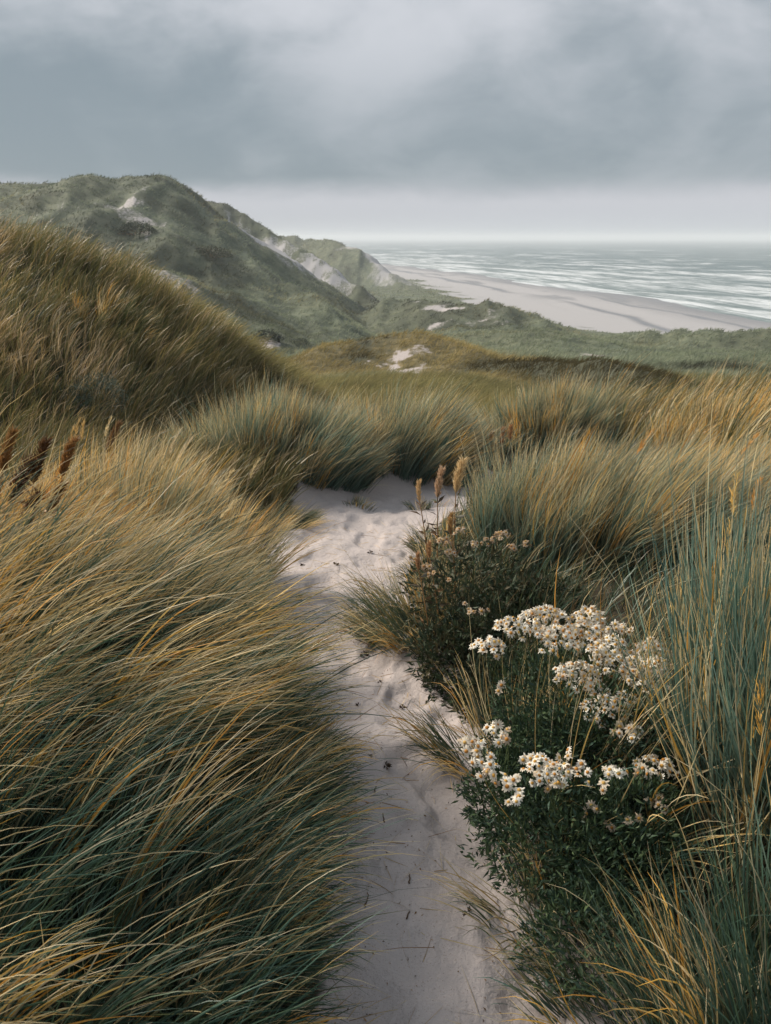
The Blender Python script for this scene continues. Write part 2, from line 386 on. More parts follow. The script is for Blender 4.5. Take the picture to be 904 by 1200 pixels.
# ------------------------------------------------------------------ terrain sheet (polar grid round the viewpoint)
def build_terrain():
    az = np.concatenate([np.linspace(-80, -34, 60)[:-1], np.linspace(-34, 34, 640), np.linspace(34, 80, 60)[1:]])
    az = np.radians(az); rr = np.geomspace(.35, 1700, 960)
    rr = np.concatenate([[0.02], rr])
    A, RR = np.meshgrid(az, rr); X = RR*np.sin(A); Y = RR*np.cos(A)
    Y = Y-.25*(1-sst(RR, 0, 1.5))
    Z = height(X, Y); S = sandmask(X, Y)
    tone = np.clip(.35+.5*fbm(X/14, Y/14, 91, 3), 0, 1)
    dI, _ = polydist(X, Y, RIDGES[11][0]); dF, _ = polydist(X, Y, RIDGES[7][0]); dG, _ = polydist(X, Y, RIDGES[8][0])
    tone = np.maximum(tone, (1-sst(dI, 3, 5))); tone = np.maximum(tone, 1-sst(dF, 4, 9)); tone = np.maximum(tone, 1-sst(dG, 3, 6))
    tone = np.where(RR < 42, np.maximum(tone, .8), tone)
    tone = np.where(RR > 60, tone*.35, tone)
    sw = shore(X, Y)
    w1 = sst(sw+5*fbm(X/20, Y/40, 99, 4), -22, 2)
    a = sw+7*fbm(X/22, Y/50, 95, 4)
    streak = np.exp(-((a+34)/1.7)**2)*sst(fbm(X/50, Y/70, 96, 2), -.3, .1)+np.exp(-((a+14)/1.5)**2)*sst(fbm(X/40+5, Y/60, 97, 2), -.35, .05)
    flat_ = .7*sst(fbm(X/9, Y/36, 98, 4), .0, .5)*sst(sw, -45, -25)
    wet = np.clip(np.maximum.reduce([w1*.8, streak, flat_]), 0, 1)*(RR > 100)
    n, k = A.shape
    i = np.arange(n*k).reshape(n, k)
    f = np.stack([i[:-1, :-1], i[:-1, 1:], i[1:, 1:], i[1:, :-1]], -1).reshape(-1, 4)
    V = np.stack([X, Y, Z], -1).reshape(-1, 3); C = np.stack([S, tone, wet, heath_shade(X, Y)*(RR > 14)], -1).reshape(-1, 4)
    fx = V[f[:, 0], 0]; fy = V[f[:, 0], 1]; fr = np.hypot(fx, fy)
    pd, pv = polydist(fx, fy, PATH); ispath = (pd-pv[:, 0] < .12) & (fr < 9)
    isbeach = (fx-np.interp(fy, FOOT_Y, FOOT_X) > 2) & (fr > 60)
    for nm, mk_, in (('dune_terrain', ~ispath & ~isbeach), ('sand_path', ispath), ('beach', isbeach)):
        ff = f[mk_]; u, inv = np.unique(ff, return_inverse=True)
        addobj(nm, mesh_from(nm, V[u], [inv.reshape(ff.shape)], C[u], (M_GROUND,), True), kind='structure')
build_terrain()

def build_sea():
    az = np.radians(np.linspace(-40, 80, 420)); rr = np.geomspace(90, 26000, 620)
    A, RR = np.meshgrid(az, rr); X = RR*np.sin(A); Y = RR*np.cos(A); s = shore(X, Y)
    amp = .45*sst(s, 5, 120)
    Z = -18.0+amp*np.sin(s/9.5+3*fbm(X/60, Y/120, 201, 3))*(.6+.6*fbm(X/70, Y/70, 203, 2))
    Z = np.where(RR > 2500, -18.0, Z)
    n, k = A.shape; i = np.arange(n*k).reshape(n, k)
    f = np.stack([i[:-1, :-1], i[:-1, 1:], i[1:, 1:], i[1:, :-1]], -1).reshape(-1, 4)
    me = mesh_from('sea', np.stack([X, Y, Z], -1).reshape(-1, 3), [f], None, (seamat(),), True)
    at = me.attributes.new('shore', 'FLOAT_VECTOR', 'POINT')
    q = np.stack([np.log1p(np.maximum(s, -30)/45+.7), Y, s], -1).astype(np.float32)
    at.data.foreach_set('vector', q.reshape(-1))
    addobj('sea', me, kind='structure')
build_sea()

# haze: one closed box of even pale air
def build_haze():
    mb = MB(); x0, x1, y0, y1, z0, z1 = -27000, 27000, -400, 27500, -22.0, 16
    v = [(x, y, zz) for zz in (z0, z1) for y in (y0, y1) for x in (x0, x1)]
    mb.add(v, [np.array([(0, 2, 3, 1), (4, 5, 7, 6), (0, 1, 5, 4), (2, 6, 7, 3), (0, 4, 6, 2), (1, 3, 7, 5)])], (1, 1, 1))
    m = bpy.data.materials.new('haze_air'); m.use_nodes = True; t = m.node_tree; t.nodes.clear()
    pv = N(t, 'ShaderNodeVolumePrincipled'); pv.inputs['Color'].default_value = (.92, .955, 1, 1)
    pv.inputs['Density'].default_value = HAZE
    o = N(t, 'ShaderNodeOutputMaterial'); L(t, pv.outputs[0], o.inputs['Volume'])
    addobj('haze', mb.mesh('haze', m), kind='stuff')
HAZE = .00045
build_haze()

# ------------------------------------------------------------------ grass blades
GREEN = np.array([(.07, .14, .11), (.10, .175, .14), (.13, .21, .17), (.085, .14, .075)])*.66
STRAW = np.array([(.76, .56, .27), (.82, .66, .37), (.62, .42, .16), (.76, .62, .40)])
GOLD = np.array([(.76, .44, .09), (.68, .33, .06), (.80, .54, .17)])
BROWN = np.array([(.20, .11, .045), (.28, .16, .07), (.15, .09, .045)])
def pick(pal, n): return pal[RNG.integers(0, len(pal), n)]*RNG.uniform(.75, 1.25, (n, 1))
def blades(mb, root, Ln, d0, wind, bend, droop, width, cA, cB, segs=7, vee=True, mixp=1.5, curl=.0, wprof=None):
    n = len(root); T = np.linspace(0, 1, segs+1)
    az = RNG.uniform(0, 2*np.pi, n); rv = np.stack([np.cos(az), np.sin(az), RNG.uniform(-.3, .3, n)], -1)
    d = norm(d0); p = root.copy(); pts = [p]; ds = [d]
    wind = np.broadcast_to(wind, (n, 3)); cu = norm(RNG.normal(size=(n, 3)))*curl
    for k in range(segs):
        t = (k+.5)/segs
        d = norm(d + wind*(bend[:, None]*t/segs*2) + np.array([0, 0, -1.])*(droop[:, None]*t*t/segs*3) + cu*np.sin(t*5+az[:, None])/segs)
        p = p+d*(Ln/segs)[:, None]; pts.append(p); ds.append(d)
    V = []; C = []
    for k in range(segs+1):
        t = T[k]; side = norm(np.cross(ds[k], rv)); nr = np.cross(side, ds[k])
        prof = (.65+.35*min(1, t*5))*(1-t**2.6)+.06 if wprof is None else wprof(t)
        wv = (width*prof)[:, None]*.5
        if vee: V += [pts[k]-side*wv, pts[k]+nr*wv*.7, pts[k]+side*wv]
        else: V += [pts[k]-side*wv, pts[k]+side*wv]
        c = cA*(1-t**mixp)+cB*t**mixp
        C += [c]*(3 if vee else 2)
    q = 3 if vee else 2; m = q*(segs+1)
    V = np.stack(V, 1).reshape(-1, 3); C = np.stack(C, 1).reshape(-1, 3)
    f = []
    for k in range(segs):
        a = k*q
        for j in range(q-1): f.append((a+j, a+j+1, a+q+j+1, a+q+j))
    f = np.array(f)[None]+(np.arange(n)*m)[:, None, None]
    mb.add(V, [f.reshape(-1, 4)], C)
    return pts
def disc(n, cx, cy, rx, ry, rot=0, pw=.5):
    a = RNG.uniform(0, 2*np.pi, n); r = RNG.uniform(0, 1, n)**pw; x = r*np.cos(a)*rx; y = r*np.sin(a)*ry
    c, s = math.cos(rot), math.sin(rot)
    return cx+x*c-y*s, cy+x*s+y*c, r*np.cos(a), r*np.sin(a)
WIND = np.array([1.0, .18, -.12])
def panicle(mb, base, d, Ln, wd, col, n=70):
    """a marram seed spike: dense short husks round a tapering axis"""
    d = norm(np.asarray(d)); t = RNG.uniform(0, 1, n); prof = np.sin(np.pi*np.clip(t*.92+.06, 0, 1))**.6
    a = RNG.uniform(0, 2*np.pi, n); e1 = norm(np.cross(d, [0.3, .2, 1])); e2 = np.cross(d, e1)
    rad = e1*np.cos(a)[:, None]+e2*np.sin(a)[:, None]
    root = np.asarray(base)+d*(t*Ln)[:, None]+rad*(wd*.22*prof)[:, None]+np.array([1, 0, 0])*(t*t*Ln*.18)[:, None]
    ln = .17*Ln*RNG.uniform(.5, 1.5, n)+.004
    c = col*RNG.uniform(.7, 1.25, (n, 1))
    blades(mb, root, ln, d+rad*(.25+8*wd)+RNG.normal(0, .12, (n, 3)), WIND, np.full(n, .2), np.full(n, .3), np.full(n, min(wd*.16, .0042)), c, c*1.25, 3, True)
def tussock(label, cx, cy, rx, ry, n, Lm, lean=(0.1, 0), splay=.45, bend=.6, droop=.35, width=.0036, straw=.3, gold=.05,
            rot=0, tipmix=.6, green=GREEN, strawp=STRAW, heads=0, segs=7, headcol=GOLD, group='marram tussocks beside the path', edge=.35, lsd=.13, wind=WIND, name='marram_tussock', clump=.25, curl=.42, avoid=0.02, wisp=22):
    o3 = (cx, cy, float(height(np.array(cx), np.array(cy))))
    root_o = thing(name, o3, label, 'grass tussock', group)
    for part, frac in (('green_blade_mass', 1-straw-gold), ('dry_blade_mass', straw+gold)):
        m = int(n*frac)
        if m < 1: continue
        nw = max(6, m//wisp); wx, wy, wux, wuy = disc(nw, cx, cy, rx, ry, rot); wi = RNG.integers(0, nw, m)
        wdir = RNG.normal(0, .15, (nw, 2))[wi]; wlen = RNG.normal(1, .13, nw)[wi]; wcol = RNG.uniform(.68, 1.35, (nw, 1))[wi]; wbend = RNG.uniform(.5, 1.5, nw)[wi]
        sg = .022*max(1, math.sqrt(rx*ry)/.7)
        x = wx[wi]+RNG.normal(0, sg, m); y = wy[wi]+RNG.normal(0, sg, m); ux = wux[wi]; uy = wuy[wi]
        pd, pv = polydist(x, y, PATH); ok = pd-pv[:, 0] > avoid
        x, y, ux, uy, wdir, wlen, wcol, wbend = [q[ok] for q in (x, y, ux, uy, wdir, wlen, wcol, wbend)]; m = len(x)
        if m < 1: continue
        zz = height(x, y); rr = np.hypot(ux, uy)
        wl = fbm(x*2.2, y*2.2, 301, 2); w2 = fbm(x*2.2+40, y*2.2, 303, 2)
        c, s = math.cos(rot), math.sin(rot)
        d = np.stack([splay*(ux*c-uy*s)+lean[0]+clump*wl, splay*(ux*s+uy*c)+lean[1]+clump*w2, np.ones(m)], -1)
        d[:, :2] += wdir+RNG.normal(0, .095, (m, 2))+(RNG.uniform(size=(m, 1)) < .05)*RNG.normal(0, .45, (m, 2))
        Ln = Lm*wlen*RNG.normal(1, lsd, m).clip(.4, 1.4)*(1-edge*rr**2)
        bd = bend*wbend*RNG.uniform(.7, 1.3, m); dr = droop*RNG.uniform(.1, 1.8, m)
        if part == 'green_blade_mass':
            cA = pick(green, m); cB = np.where(RNG.uniform(size=(m, 1)) < tipmix, pick(strawp, m), pick(green, m)*1.8); mp = 3.0
            wv = width*RNG.uniform(.7, 1.3, m)
        else:
            k = RNG.uniform(size=(m, 1)) < gold/(straw+gold+1e-6)
            cB = np.where(k, pick(GOLD, m), pick(strawp, m)); cA = cB*.55+pick(green, m)*.3; mp = .8
            wv = width*RNG.uniform(.7, 1.2, m)*np.where(k[:, 0], 1.5, 1.0)
        cA = cA*wcol; cB = cB*wcol
        mb = MB()
        blades(mb, np.stack([x, y, zz-.01], -1), Ln, d, wind, bd, dr, wv, cA, cB, segs, True, mp, curl)
        addobj(part, mb.mesh(part, M_GRASS, o3), root_o)
    for h in range(heads):
        x, y, ux, uy = [float(q[0]) for q in disc(1, cx, cy, rx*.8, ry*.8, rot)]
        zz = float(height(np.array(x), np.array(y))); mb = MB()
        d = np.array([[splay*.6*ux+lean[0]+RNG.normal(0, .08), splay*.6*uy+lean[1]+RNG.normal(0, .08), 1]])
        pts = blades(mb, np.array([[x, y, zz]]), np.array([Lm*RNG.uniform(.88, 1.12)]), d, wind, np.array([bend*.45]), np.array([droop*.3]), np.array([.003]),
                     pick(STRAW, 1), pick(STRAW, 1), 8, True)
        hc = headcol[RNG.integers(0, len(headcol))]
        panicle(mb, pts[-1][0], pts[-1][0]-pts[-2][0], RNG.uniform(.09, .15), RNG.uniform(.008, .013), hc)
        addobj('seed_head', mb.mesh('seed_head', M_GRASS, o3), root_o)
    return root_o

DARKG = np.array([(.055, .11, .08), (.08, .145, .105), (.075, .12, .06)])*.60
BLUEG = np.array([(.085, .15, .118), (.12, .19, .155), (.068, .125, .095), (.15, .21, .165)])
OLIVE = np.array([(.10, .11, .04), (.14, .14, .055), (.09, .12, .055)])*.75
# left foreground
tussock('huge windswept tussock at the left, dark green below with gold tips bent over the path', -1.32, 2.05, .86, .55, 8200, .72,
        lean=(.36, .08), splay=.40, bend=.62, droop=.5, straw=.13, gold=.06, tipmix=.62, green=DARKG, segs=10, rot=.1, width=.0042)
tussock('sparse dark green tussock in the bottom left corner with a few long gold blades', -.88, 1.22, .58, .32, 1500, .60,
        lean=(.40, .12), splay=.5, bend=.5, droop=.6, straw=.08, gold=.06, tipmix=.25, green=DARKG, segs=10, width=.004)
tussock('low fringe of drooping green and straw grass along the left edge of the path', -.36, 1.60, .12, .72, 3400, .32,
        lean=(.55, 0), splay=.5, bend=.4, droop=.9, straw=.16, gold=.03, tipmix=.3, green=DARKG, segs=8, avoid=-.03)
tussock('straw coloured combed tussock above the dark ones at the left', -1.25, 2.85, .60, .38, 6000, .52,
        lean=(.30, .05), splay=.4, bend=.5, droop=.45, straw=.20, gold=.06, tipmix=.75, green=BLUEG, segs=9, heads=10, headcol=STRAW, width=.004)
tussock('upright blue green tussock with pale tips behind the straw coloured one', -1.30, 3.95, .70, .42, 4600, .58,
        lean=(.12, .03), splay=.4, bend=.35, droop=.3, straw=.32, gold=.06, tipmix=.85, green=BLUEG, heads=8, headcol=STRAW, width=.0045)
tussock('dry rust brown and straw tussock at the left edge among dead brown stalks', -1.66, 3.25, .34, .26, 3200, .60,
        lean=(.12, 0), splay=.5, bend=.4, droop=.5, straw=.62, gold=.22, tipmix=.7, green=OLIVE, strawp=np.vstack([GOLD[:2], BROWN*1.5]), heads=5, clump=.5)
# middle
tussock('rounded blue green tussock behind the bend of the path, left of its middle', -.95, 6.75, .80, .42, 8000, .64,
        lean=(.05, 0), splay=.5, bend=.22, droop=.3, straw=.08, gold=.02, tipmix=.62, green=BLUEG, segs=6, width=.006, rot=.1)
tussock('blue green tussock with feathery pale tips where the path turns right', .12, 7.3, .75, .36, 6500, .66,
        lean=(.05, 0), splay=.5, bend=.22, droop=.3, straw=.10, gold=.03, tipmix=.65, green=BLUEG, segs=6, width=.006)
tussock('domed blue green tussock right of the middle with a dark shaded front', 1.95, 8.4, .80, .42, 6800, .58,
        lean=(.05, 0), splay=.5, bend=.22, droop=.3, straw=.10, gold=.04, tipmix=.65, green=BLUEG, segs=6, width=.0065)
tussock('small low tussock in the hollow between two domed blue green ones', 1.0, 8.2, .30, .25, 1100, .34, splay=.6, bend=.32, droop=.4,
        straw=.25, green=BLUEG, segs=5, width=.006)
tussock('broad golden tipped tussock right of the dark leafy bush, leaning right', 1.35, 4.30, .82, .46, 9000, .62,
        lean=(.12, 0), splay=.35, bend=.36, droop=.3, straw=.11, gold=.05, tipmix=.65, green=BLUEG, segs=8, heads=3, width=.0046)
tussock('gold and green tussock at the right edge, beyond the tall foreground grass', 2.45, 4.65, .75, .5, 7500, .56,
        lean=(.15, 0), splay=.35, bend=.40, droop=.3, straw=.16, gold=.10, tipmix=.7, segs=7, green=BLUEG)
tussock('tall dark tussock on the slope at the right edge, on the golden bank', 3.25, 6.9, .8, .6, 6500, .70,
        lean=(.2, 0), splay=.35, bend=.32, droop=.3, straw=.2, gold=.16, tipmix=.6, green=OLIVE, segs=6, width=.006)
# right foreground
tussock('tall grey green tussock with long upright blades in the right foreground', 1.20, 1.64, .38, .50, 5600, .70,
        lean=(.02, 0), splay=.28, bend=.2, droop=.2, straw=.10, gold=.04, tipmix=.30, segs=9, heads=9, clump=.12, edge=.15, curl=.35, width=.0042, green=BLUEG*.9)
tussock('golden seeded tussock at the right edge behind the tall grey green blades', 1.50, 2.40, .42, .36, 3000, .56,
        lean=(.06, 0), splay=.3, bend=.3, droop=.25, straw=.3, gold=.18, tipmix=.5, segs=8, heads=14, clump=.12)
tussock('sparse dark tussock of long arching blades in the bottom right corner', .85, 1.0, .36, .30, 1700, .48,
        lean=(-.1, 0), splay=.6, bend=.1, droop=.8, straw=.06, gold=.04, tipmix=.18, segs=9, clump=.3, green=DARKG, heads=2)
tussock('thin scattered straw blades growing up through the white flowers', .52, 1.85, .30, .30, 260, .58, lean=(-.02, 0), splay=.5, bend=.3, droop=.5,
        straw=.5, gold=.15, tipmix=.6, segs=9, clump=.3, wisp=4, width=.0034)
# tufts at the sand's edge
E = 'small tufts at the edge of the sand'
for cx, cy, rx, n, lm, lb, le in (
        (.17, 3.30, .20, 1300, .36, 'fine green tuft arching over the sand left of the dark leafy bush', (-.45, -.1)),
        (.34, 2.25, .16, 420, .28, 'thin wispy tuft on the sand edge between the two flowering plants', (-.5, 0)),
        (.36, 1.55, .14, 260, .20, 'short dark tuft sprawling on the sand left of the lowest flowers', (-.6, 0)),
        (.50, 1.22, .16, 260, .22, 'short sparse tuft on the sand near the bottom right of the path', (-.5, .1)),
        (.36, 4.85, .16, 500, .20, 'low green tuft on the right edge of the path behind the seed plumes', (-.2, 0)),
        (.26, 4.2, .14, 420, .18, 'short tuft on the right path edge below the golden tipped tussock', (-.3, 0)),
        (-.78, 5.45, .22, 800, .22, 'low yellowish tuft at the left edge of the path below the blue green tussock', (.2, 0)),
        (-.22, 6.12, .10, 160, .10, 'tiny bright green tuft alone in the sand near the bend', (0, 0)),
        (.32, 6.12, .10, 150, .12, 'tiny green tuft in the sand beside the tall brown seed stalks', (0, 0))):
    tussock(lb, cx, cy, rx, rx*.8, n, lm, lean=le, splay=.8, bend=.2, droop=.9, straw=.25, gold=.04, tipmix=.35, segs=6, width=.003, group=E,
            name='grass_tuft', green=np.vstack([GREEN, OLIVE]), edge=.1, avoid=-.35)
tussock('dark shaggy tussock standing on the crest of the left dune', -3.25, 9.7, .35, .5, 1500, .52, straw=.1, gold=.05, tipmix=.3, green=OLIVE*.8, segs=5,
        width=.008, group='tussocks on the left dune')

# ------------------------------------------------------------------ ground cover grass (nobody could count it)
def scatter_grass(name, x, y, Lf, wf, pal_fn, segs, vee, lean=(.15, 0), bend=.5, rnd=.2, wisp=0, **kw):
    if wisp:
        nw = len(x)//wisp; wi = RNG.integers(0, nw, len(x)); wd_ = RNG.normal(0, .17, (nw, 2))[wi]; wc = RNG.uniform(.7, 1.35, (nw, 1))[wi]; wl_ = RNG.normal(1, .15, nw)[wi]
        x = x[wi]+RNG.normal(0, .03, len(x)); y = y[wi]+RNG.normal(0, .03, len(y))
    else: wd_ = np.zeros((len(x), 2)); wc = np.ones((len(x), 1)); wl_ = np.ones(len(x))
    zz = height(x, y); sm = sandmask(x, y); ok = (sm < .35) & (sm < RNG.uniform(.1, .5, len(x))); wd_, wc, wl_ = wd_[ok], wc[ok], wl_[ok]
    x, y, zz = x[ok], y[ok], zz[ok]; n = len(x); r = np.hypot(x, y)
    cA, cB, hs = pal_fn(x, y, r); cA = cA*wc; cB = cB*wc; hs = hs*wl_
    wl = fbm(x*1.1, y*1.1, 401, 2); w2 = fbm(x*1.1+30, y*1.1, 403, 2)
    d = np.stack([lean[0]+.3*wl+wd_[:, 0]+RNG.normal(0, rnd, n), lean[1]+.3*w2+wd_[:, 1]+RNG.normal(0, rnd, n), np.ones(n)], -1)
    mb = MB()
    blades(mb, np.stack([x, y, zz-.02], -1), Lf(r)*RNG.uniform(.6, 1.3, n)*hs, d, WIND, bend*RNG.uniform(.3, 1.6, n), .3*RNG.uniform(0, 2, n), wf(r)*RNG.uniform(.7, 1.3, n), cA, cB, segs, vee, 1.4)
    return addobj(name, mb.mesh(name, M_FAR if name == 'far_dune_grass' else M_GRASS), kind='stuff', **kw)
# left dune
def pal_left(x, y, r):
    n = len(x); z_ = height(x, y)
    pale = sst(fbm(x*.55+y*.25, y*.45, 501, 3)+.35*sst(z_, -.4, .5), -.05, .45)[:, None]
    k = RNG.uniform(size=(n, 1)) < .16+.72*pale
    cB = np.where(k, pick(np.array([(.78, .58, .36), (.68, .47, .25), (.80, .62, .42), (.60, .40, .16)]), n), pick(np.array([(.20, .18, .06), (.34, .25, .09), (.14, .15, .06)]), n))
    cA = pick(OLIVE, n)*.8
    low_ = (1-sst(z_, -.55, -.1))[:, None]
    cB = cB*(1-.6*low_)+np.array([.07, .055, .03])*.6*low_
    return cA, cB, .85+.35*fbm(x*.8, y*.8, 505, 2)
n = 78000; a = RNG.uniform(-44, -1, n); rr_ = RNG.uniform(5.6**1.3, 13.5**1.3, n)**(1/1.3)
x = rr_*np.sin(np.radians(a)); y = rr_*np.cos(np.radians(a))
d, _ = polydist(x, y, RIDGES[11][0]); k = (d < 4.6) & (y > 5.1+.12*np.abs(x)); x, y = x[k], y[k]
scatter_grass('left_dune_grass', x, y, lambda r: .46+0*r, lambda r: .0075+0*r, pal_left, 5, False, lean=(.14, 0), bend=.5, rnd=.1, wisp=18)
# right bank
def pal_right(x, y, r):
    n = len(x); k = RNG.uniform(size=(n, 1)) < .45
    return pick(OLIVE, n)*.8, np.where(k, pick(np.vstack([GOLD, STRAW]), n), pick(OLIVE, n)*1.3), 1+.2*fbm(x, y, 507, 2)
n = 30000; x = RNG.uniform(2.3, 7, n); y = RNG.uniform(5.6, 10.5, n)
d, _ = polydist(x, y, RIDGES[12][0]); k = d < 2.4; x, y = x[k], y[k]
scatter_grass('right_bank_grass', x, y, lambda r: .62+0*r, lambda r: .0065+0*r, pal_right, 5, False, lean=(.2, 0), bend=.55, rnd=.1, wisp=18)
# close ground cover under and between the tussocks
def pal_near(x, y, r):
    n = len(x); k = RNG.uniform(size=(n, 1)) < (.38*(1-.75*((x < 0) & (y < 2.6))))[:, None]
    return pick(DARKG, n)*.8, np.where(k, pick(np.vstack([STRAW, BROWN]), n), pick(np.vstack([GREEN, OLIVE]), n)*1.2), 1+.3*fbm(x, y, 511, 2)
n = 52000; r_ = RNG.uniform(.5, 10.5**.8, n)**(1/.8); a = np.radians(RNG.uniform(-46, 46, n)); x = r_*np.sin(a); y = r_*np.cos(a)
pd, pv = polydist(x, y, PATH); k = (pd-pv[:, 0] > .10) & (np.hypot(x, y) > .55); x, y = x[k], y[k]
scatter_grass('low_ground_grass', x, y, lambda r: .24+.012*r, lambda r: .0028+.0004*r, pal_near, 4, False, rnd=.3, wisp=12)
# valley and far dunes
def pal_far(x, y, r):
    n = len(x)
    dF, _ = polydist(x, y, RIDGES[7][0]); dG, _ = polydist(x, y, RIDGES[8][0])
    gold = np.clip((1-sst(dF, 4, 7))+(1-sst(dG, 2.5, 4.5)), 0, 1)*.9; ol = (1-sst(r, 34, 44))*(1-gold)
    pn = fbm(x/11, y/11, 521, 4)
    gold = np.clip(gold+.35*sst(pn, .1, .6), 0, 1)
    dark = heath_shade(x, y)
    u_ = RNG.uniform(size=n); cB = np.where((u_ < gold)[:, None], pick(np.array([(.36, .28, .11), (.50, .38, .18), (.24, .21, .07)]), n), pick(np.array([(.16, .20, .14), (.23, .27, .19), (.40, .41, .30), (.32, .36, .26)]), n))
    cB = np.where(((u_ >= gold) & (RNG.uniform(size=n) < ol))[:, None], pick(np.array([(.25, .23, .09), (.36, .30, .13), (.17, .18, .08)]), n), cB)
    cB = .35*cB+.65*(gold[:, None]*np.array([.37, .29, .12])+(1-gold)[:, None]*(ol[:, None]*np.array([.24, .215, .10])+(1-ol)[:, None]*(np.array([.17, .205, .145])+sst(x, -25, 5)[:, None]*np.array([.10, .10, .06])+.07*pn[:, None])))
    cB = cB*(1+.35*fbm(x/2.2, y/2.2, 525, 3))[:, None]
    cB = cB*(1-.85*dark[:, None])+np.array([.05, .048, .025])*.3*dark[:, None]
    return cB*.75, cB, 1+.35*pn
N_ = 150000
t = RNG.uniform(0, 1, N_); r_ = 12.5*(36.8)**t; a = np.radians(RNG.uniform(-42, 40, N_)); x = r_*np.sin(a); y = r_*np.cos(a)
k = (x-np.interp(y, FOOT_Y, FOOT_X) < 2); x, y = x[k], y[k]
pts = 3; x = np.repeat(x, pts)+RNG.normal(0, 1, len(x)*pts)*np.repeat(np.hypot(x, y), pts)*.0022; y = np.repeat(y, pts)+RNG.normal(0, 1, len(y)*pts)*np.repeat(r_[k], pts)*.0022
scatter_grass('far_dune_grass', x, y, lambda r: np.interp(r, [10, 40, 130, 400], [.5, .45, .45, .7]), lambda r: np.interp(r, [10, 40, 130, 450], [.012, .03, .09, .28]), pal_far, 2, False, lean=(.35, 0), bend=.7, rnd=.5)


# ------------------------------------------------------------------ leafy plants
def tube(mb, pts, r0, r1, col, sides=5):
    pts = np.asarray(pts, float); n = len(pts); d = norm(np.gradient(pts, axis=0))
    e1 = norm(np.cross(d, [.31, .17, .93]+np.zeros((n, 3)))); e2 = np.cross(d, e1); a = np.arange(sides)*2*np.pi/sides
    r = np.linspace(r0, r1, n)[:, None, None]
    V = pts[:, None]+r*(e1[:, None]*np.cos(a)[None, :, None]+e2[:, None]*np.sin(a)[None, :, None])
    f = [(i*sides+j, i*sides+(j+1) % sides, (i+1)*sides+(j+1) % sides, (i+1)*sides+j) for i in range(n-1) for j in range(sides)]
    mb.add(V.reshape(-1, 3), [np.array(f)], col)
def curve(p0, p1, sag=.12, n=9):
    t = np.linspace(0, 1, n)[:, None]; p0 = np.asarray(p0, float); p1 = np.asarray(p1, float)
    mid = p0*.5+p1*.5; mid = np.array([p0[0]*.65+p1[0]*.35, p0[1]*.65+p1[1]*.35, mid[2]+sag*np.linalg.norm(p1-p0)])
    mid[:2] += RNG.normal(0, .015, 2)
    return p0*(1-t)**2+mid*2*t*(1-t)+p1*t*t
def leaves(mb, pos, d, ln, wd, col, fold=.25):
    n = len(pos); d = norm(d); rv = RNG.normal(size=(n, 3)); s = norm(np.cross(d, rv)); u = np.cross(s, d)
    ln = ln[:, None]; wd = wd[:, None]
    V = np.stack([pos, pos+d*ln*.45-s*wd*.5+u*wd*fold, pos+d*ln*.5, pos+d*ln*.45+s*wd*.5+u*wd*fold, pos+d*ln-u*ln*.12], 1)
    b = (np.arange(n)*5)[:, None]
    mb.add(V.reshape(-1, 3), [np.concatenate([b+np.array([0, 2, 1]), b+np.array([1, 2, 4]), b+np.array([0, 3, 2]), b+np.array([2, 3, 4])])], np.repeat(col, 5, 0))
PET = np.array([(.76, .72, .63), (.80, .77, .69), (.66, .60, .50)])
EYE = np.array([(.55, .30, .07), (.48, .22, .05), (.60, .38, .12)])
